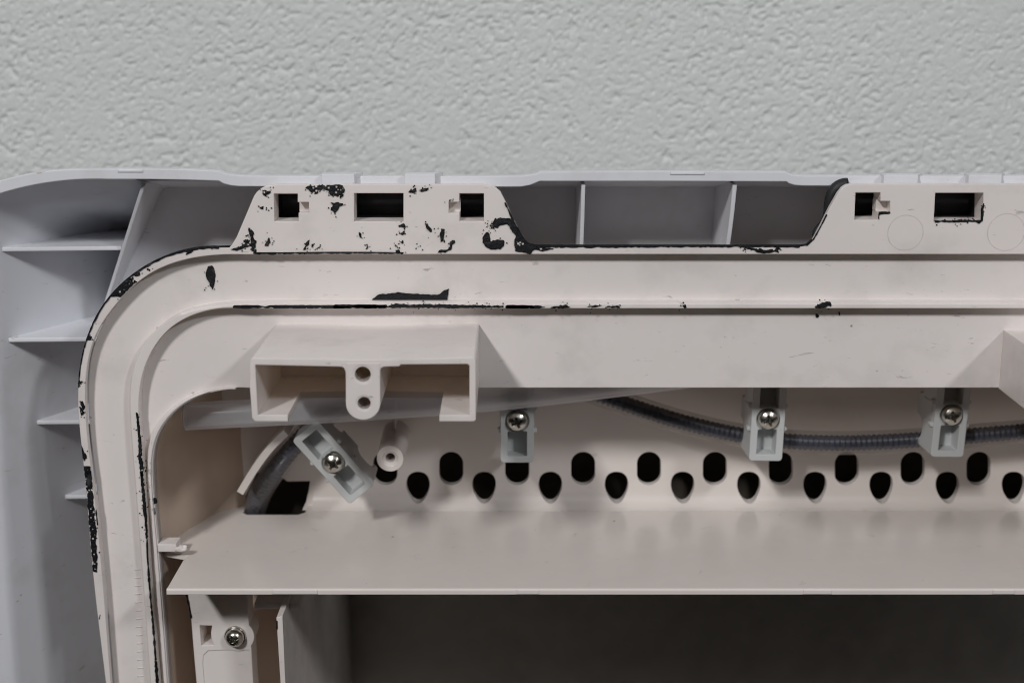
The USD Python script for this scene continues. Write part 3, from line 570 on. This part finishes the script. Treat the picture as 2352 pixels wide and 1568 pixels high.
def bowl():
    xs = np.concatenate([np.arange(-.215, RX0 + .3 * mm, .0013)]); xs = np.unique(xs)
    tt = np.concatenate([np.linspace(0, 1, 60) ** 1.3 * .10, np.linspace(.10, .27, 30)[1:]])
    X = np.repeat(xs[:, None], len(tt), 1); yt = np.interp(X, TOPL[:, 0], TOPL[:, 1]) + .6 * mm; ymin = np.where(X > -.105, YS + 12 * mm, -.30); Y = yt - tt[None, :] / .27 * (yt - ymin)
    Zb = bowl_z(X, Y); top = np.stack([X, Y, RIM + Zb], -1).reshape(-1, 3)
    bot = top - [0, 0, 2.2 * mm]
    n = len(tt); i, j = np.meshgrid(np.arange(len(xs) - 1), np.arange(n - 1), indexing='ij'); k = (i * n + j).ravel(); N = len(top)
    F = np.stack([k, k + 1, k + n + 1, k + n], 1); F2 = np.stack([k, k + n, k + n + 1, k + 1], 1) + N
    m = len(xs); edge = []
    ring_ = [(i_, 0) for i_ in range(m)] + [(m - 1, j_) for j_ in range(1, n)] + [(i_, n - 1) for i_ in range(m - 2, -1, -1)] + [(0, j_) for j_ in range(n - 2, 0, -1)]
    ids = [a * n + b for a, b in ring_]
    E = np.array([[ids[a], ids[(a + 1) % len(ids)], ids[(a + 1) % len(ids)] + N, ids[a] + N] for a in range(len(ids))])
    Q = np.vstack([F, F2, E[:, ::-1]])
    return trimesh.Trimesh(np.vstack([top, bot]), np.vstack([Q[:, [0, 1, 2]], Q[:, [0, 2, 3]]]), process=False)
bm = bowl(); bm.fix_normals()
yt_ = P(1500, 412, ZR)[1]
tro = Polygon([(RX0 - 2 * mm, RY0 - 5 * mm), (XR, RY0 - 5 * mm), (XR, RY1), (RX1 + .3 * mm, RY1)])
part(COVER, 'trough_floor', prism(tro, ZTR - 2 * mm, ZTR) + Manifold.hull_points(np.array([(x, y, RIM + z) for x in (RX0 - 2.5 * mm, XR) for y, z in ((yt_ - 8.2 * mm, ZTR - 2 * mm), (yt_ - 6.6 * mm, ZTR - 2 * mm), (yt_ - .9 * mm, ZR - 3.9 * mm), (yt_ + .7 * mm, ZR - 3.9 * mm))])), CASE)
part(COVER, 'shell', bm, CASE, smooth=50)
def rib_between(a, b, za, zb, th, n=24, bow=0.0, foot=None, fall=False):
    """an upright wall of the cover from pixel a to b: its front edge runs from depth za to zb, its foot follows the shell"""
    pa, pb = P(*a, za), P(*b, zb); d = (pb - pa)[:2]; L = np.hypot(*d); nn = np.array([-d[1], d[0]]) / L * th / 2
    V, F = [], []
    for i in range(n + 1):
        t = i / n; c = pa + (pb - pa) * t; zt = c[2] - RIM - bow * math.sin(math.pi * t); zf = max(foot, -16 * mm - 5.3 * max(pa[1] - c[1], 0)) if fall else foot if foot else min(bowl_z(np.array([c[0]]), np.array([c[1]]))[0] - .8 * mm, zt - .3 * mm)
        for s in (-1, 1): V += [[c[0] + s * nn[0], c[1] + s * nn[1], RIM + zt], [c[0] + s * nn[0], c[1] + s * nn[1], RIM + zf]]
    for i in range(n):
        k = 4 * i
        for (p, q) in ((0, 1), (1, 3), (3, 2), (2, 0)): F += [[k + p, k + q, k + 4 + q], [k + p, k + 4 + q, k + 4 + p]]
    F += [[0, 2, 3], [0, 3, 1]]; e = 4 * n; F += [[e, e + 3, e + 2], [e, e + 1, e + 3]]
    m = trimesh.Trimesh(V, F, process=False); m.fix_normals(); return m
part(COVER, 'long_rib', rib_between((331, 420), (225, 752), ZR - 4 * mm, -48 * mm, 1.2 * mm, 30, 0, -79 * mm, True), CASE, smooth=20)
for (a, b, za, zb) in (((5, 573), (279, 570), -22, -29), ((20, 781), (330, 778), -25, -25), ((85, 970), (330, 968), -33, -33), ((150, 1141), (330, 1139), -43, -43)):
    dz = zb - za; zz = za * mm
    for _ in range(12): tp_ = P(*a, zz); zz = .5 * zz + .5 * (bowl_z(np.array([tp_[0]]), np.array([tp_[1]]))[0] + .3 * mm)
    part(COVER, 'cross_rib', rib_between(a, b, zz, zz + dz * mm, 1.4 * mm, 24), CASE, smooth=20)
part(COVER, 'top_rib', rib_between((1340, 424), (1334, 600), ZR - 2 * mm, -18 * mm, 1.3 * mm, 20, -1.0 * mm, ZTR - .5 * mm), CASE, smooth=20)
part(COVER, 'top_rib', rib_between((1688, 424), (1666, 600), ZR - 2 * mm, -19 * mm, 1.4 * mm, 20, -1.5 * mm, ZTR - .5 * mm), CASE, smooth=20)
# small hooks on the rim and the mould seam
def hook(u0, u1, v0, v1, h=3.2):
    a, b = P(u0, v0, ZR + h * mm), P(u1, v1, ZR + h * mm)
    w = b[0] - a[0]
    m = bx(a[0], b[0], b[1], a[1], ZR - 1.5 * mm, ZR + h * mm)
    m = m - Manifold.cylinder(w, 2.3 * mm, 2.3 * mm, 24).rotate([0, 90, 0]).translate([a[0] + w * .78, b[1] - .2 * mm, RIM + ZR + h * mm * .2])
    s = Manifold.hull_points(np.array([(b[0], b[1], RIM + ZR - 1 * mm), (b[0], a[1], RIM + ZR - 1 * mm), (b[0], b[1], RIM + ZR + h * mm * .8), (b[0], a[1], RIM + ZR + h * mm * .8), (b[0] + 2.2 * mm, b[1], RIM + ZR - 1 * mm), (b[0] + 2.2 * mm, a[1], RIM + ZR - 1 * mm)]))
    part(COVER, 'hook', m + s, CASE, smooth=30)
hook(738, 815, 400, 428); hook(929, 1000, 399.5, 428); hook(2030, 2108, 402, 426); hook(2225, 2300, 402, 426)
def seam(u0, u1, v0, v1):
    a, b = P(u0, v0, ZR), P(u1, v1, ZR); part(COVER, 'mould_mark', bx(a[0], b[0], b[1], a[1], ZR - .4 * mm, ZR + .16 * mm), CASE)
seam(271, 329, 389.5, 396); seam(1540, 1618, 395.5, 402)
# floor of the cover far below the opening
fx0, fx1 = dvp.bounds[0] - 4 * mm, XR
part(COVER, 'cover_floor', bx(fx0, fx1 + .05, P(1176, 1900, -168 * mm)[1], YS + 10 * mm, -156 * mm, -152 * mm), STAIN)
part(COVER, 'side_wall', bx(fx1 + .05, fx1 + .053, P(1176, 1900, -168 * mm)[1], YS + 10 * mm, -172 * mm, -9.2 * mm), CASE)

# ---------------------------------------------------------------- hose, tube and clamps
ZH = -40 * mm
left = [(583, 1185, -56), (596, 1140, -49), (616, 1098, -43), (642, 1062, -39), (680, 1022, -37), (740, 965, -38), (800, 915, -40), (880, 872, -41), (1000, 848, -41), (1120, 846, -41)]
right = [(1240, 862, -41), (1390, 912, -40), (1500, 946, -40), (1600, 978, -40), (1700, 1000, -40), (1790, 1012, -40), (1870, 1015, -40), (2000, 1014, -40), (2150, 1006, -40), (2280, 998, -40), (2420, 985, -40), (2650, 960, -40), (3000, 930, -40), (3480, 900, -40)]
pts = np.array([P(u, v, z * mm) for u, v, z in left + right])
tck, _ = splprep(pts.T, s=len(pts) * (0.4 * mm) ** 2, k=3); hp = np.array(splev(np.linspace(0, 1, 1500), tck)).T
seg = np.concatenate([[0], np.cumsum(np.linalg.norm(np.diff(hp, axis=0), axis=1))])
HOSEP = thing('corrugated_hose', 'dark blue-grey corrugated hose in a clear sleeve, running under the clamps', 'hose', hp[700])
ph = seg / (1.95 * mm); rad = np.interp(seg, [0, .05, .07], [3.3 * mm, 3.2 * mm, 2.75 * mm]) + .22 * mm * np.clip(1.6 * np.sin(2 * math.pi * ph), -1, 1)
part(HOSEP, 'corrugated_core', tube(hp, rad, 16), HOSE, smooth=True)
part(HOSEP, 'clear_sleeve', hollow(hp[::8], np.full(len(hp[::8]), 4.35 * mm), .35 * mm, 28), SLEEVE, smooth=50)
tp = np.array([P(u, v, z * mm) for u, v, z in [(428, 956, -18), (560, 949, -18), (760, 939, -18.5), (900, 930, -19), (1100, 915, -20), (1250, 900, -21), (1400, 882, -22), (1560, 862, -23), (1700, 838, -23)]])
tck, _ = splprep(tp.T, s=0.0, k=3); tp = np.array(splev(np.linspace(0, 1, 60), tck)).T
TUBE = thing('milky_tube', 'milky translucent plastic tube with a cut end, passing behind the box bracket', 'tube', tp[0])
part(TUBE, 'tube_wall', hollow(tp, np.full(60, 4.85 * mm), 1.1 * mm, 36), MILKY, smooth=50)

e0, t0 = tp[0], (tp[0] - tp[1]) / np.linalg.norm(tp[0] - tp[1])
part(TUBE, 'cut_end', hollow(np.array([e0 - t0 * .1 * mm, e0 + t0 * .25 * mm]), np.array([4.86 * mm, 4.86 * mm]), 1.15 * mm, 36), CASE, smooth=50)
def clamp_meshes():
    k = .1492 * mm; w, L, H = 40 * k, 104 * k, 17 * mm     # half width, half length, depth; the front face is z = 0
    def rr(hw, hl, r_, z0, z1, cx=0, cy=0):
        g = sbox(cx - hw + r_, cy - hl + r_, cx + hw - r_, cy + hl - r_).buffer(r_, 6)
        return Manifold.extrude(CrossSection([np.array(g.exterior.coords)[:-1]], m3.FillRule.EvenOdd), z1 - z0).translate([0, 0, z0])
    b = rr(w, L, 1.3 * mm, -H, 0)
    for s in (-1, 1):
        b = b - rr(23 * k, 31 * k, .4 * mm, -6.5 * mm, 1 * mm, 0, s * 57 * k)
        b = b - Manifold.cylinder(w * 3, 4.6 * mm, 4.6 * mm, 32, True).rotate([0, 90, 0]).translate([0, s * 57 * k, -15.6 * mm])
        b = b - rr(w * 2, 30 * k, .1 * mm, -H - 1 * mm, -15.5 * mm, 0, s * 57 * k)
        for y in (-26 * k, 30 * k):
            b = b + Manifold.cylinder(2.2 * mm, 5.5 * k, 5.5 * k, 16).translate([s * (w + 2.5 * k), y, -3.2 * mm])
        b = b + Manifold.cube([2.4 * k, 44 * k, 9 * mm]).translate([s * w - 1.2 * k, -20 * k, -12 * mm])
    b = b - Manifold.cylinder(1.0 * mm, 28 * k, 29 * k, 40).translate([0, 0, -.8 * mm])
    s = screw_mesh(25.5 * k, 3.3 * mm).translate([0, 0, -.8 * mm])
    return b, s
cb, cs_ = clamp_meshes()
def clamp(u, v, rot, label, scr, first=None, z=-24 * mm, tilt=(0, 0)):
    p = P(u, v, z); path = numbered('/World/hose_clamp'); x = UsdGeom.Xform.Define(stage, path)
    if first: x.GetPrim().GetReferences().AddInternalReference(first); x.GetPrim().SetInstanceable(True)
    x.ClearXformOpOrder(); x.AddTranslateOp().Set(Gf.Vec3d(*map(float, p))); x.AddRotateXYZOp().Set(Gf.Vec3f(tilt[0], tilt[1], rot))
    tag(x.GetPrim(), label, 'clamp', 'grey hose clamps screwed in the cavity')
    if not first:
        BASE[path] = np.zeros(3)
        part(path, 'clamp_body', cb, GREY, smooth=30); part(path, 'screw', cs_.rotate([0, 0, scr]), STEEL, smooth=28)
    return path
c0 = clamp(1188, 966, 0, 'grey plastic clamp below the right end of the box bracket, partly behind the milky tube', 20)
clamp(766, 1062, 39.6, 'grey plastic clamp set diagonally beside the hose hole', 0, c0, tilt=(0, 0))
clamp(1764.6, 962, -1.5, 'upright grey clamp where the hose comes down from under the band', 0, c0, tilt=(0, 3))
clamp(2185.6, 953, -2.0, 'rightmost upright grey clamp, near the edge of the photo', 0, c0, tilt=(0, 4))
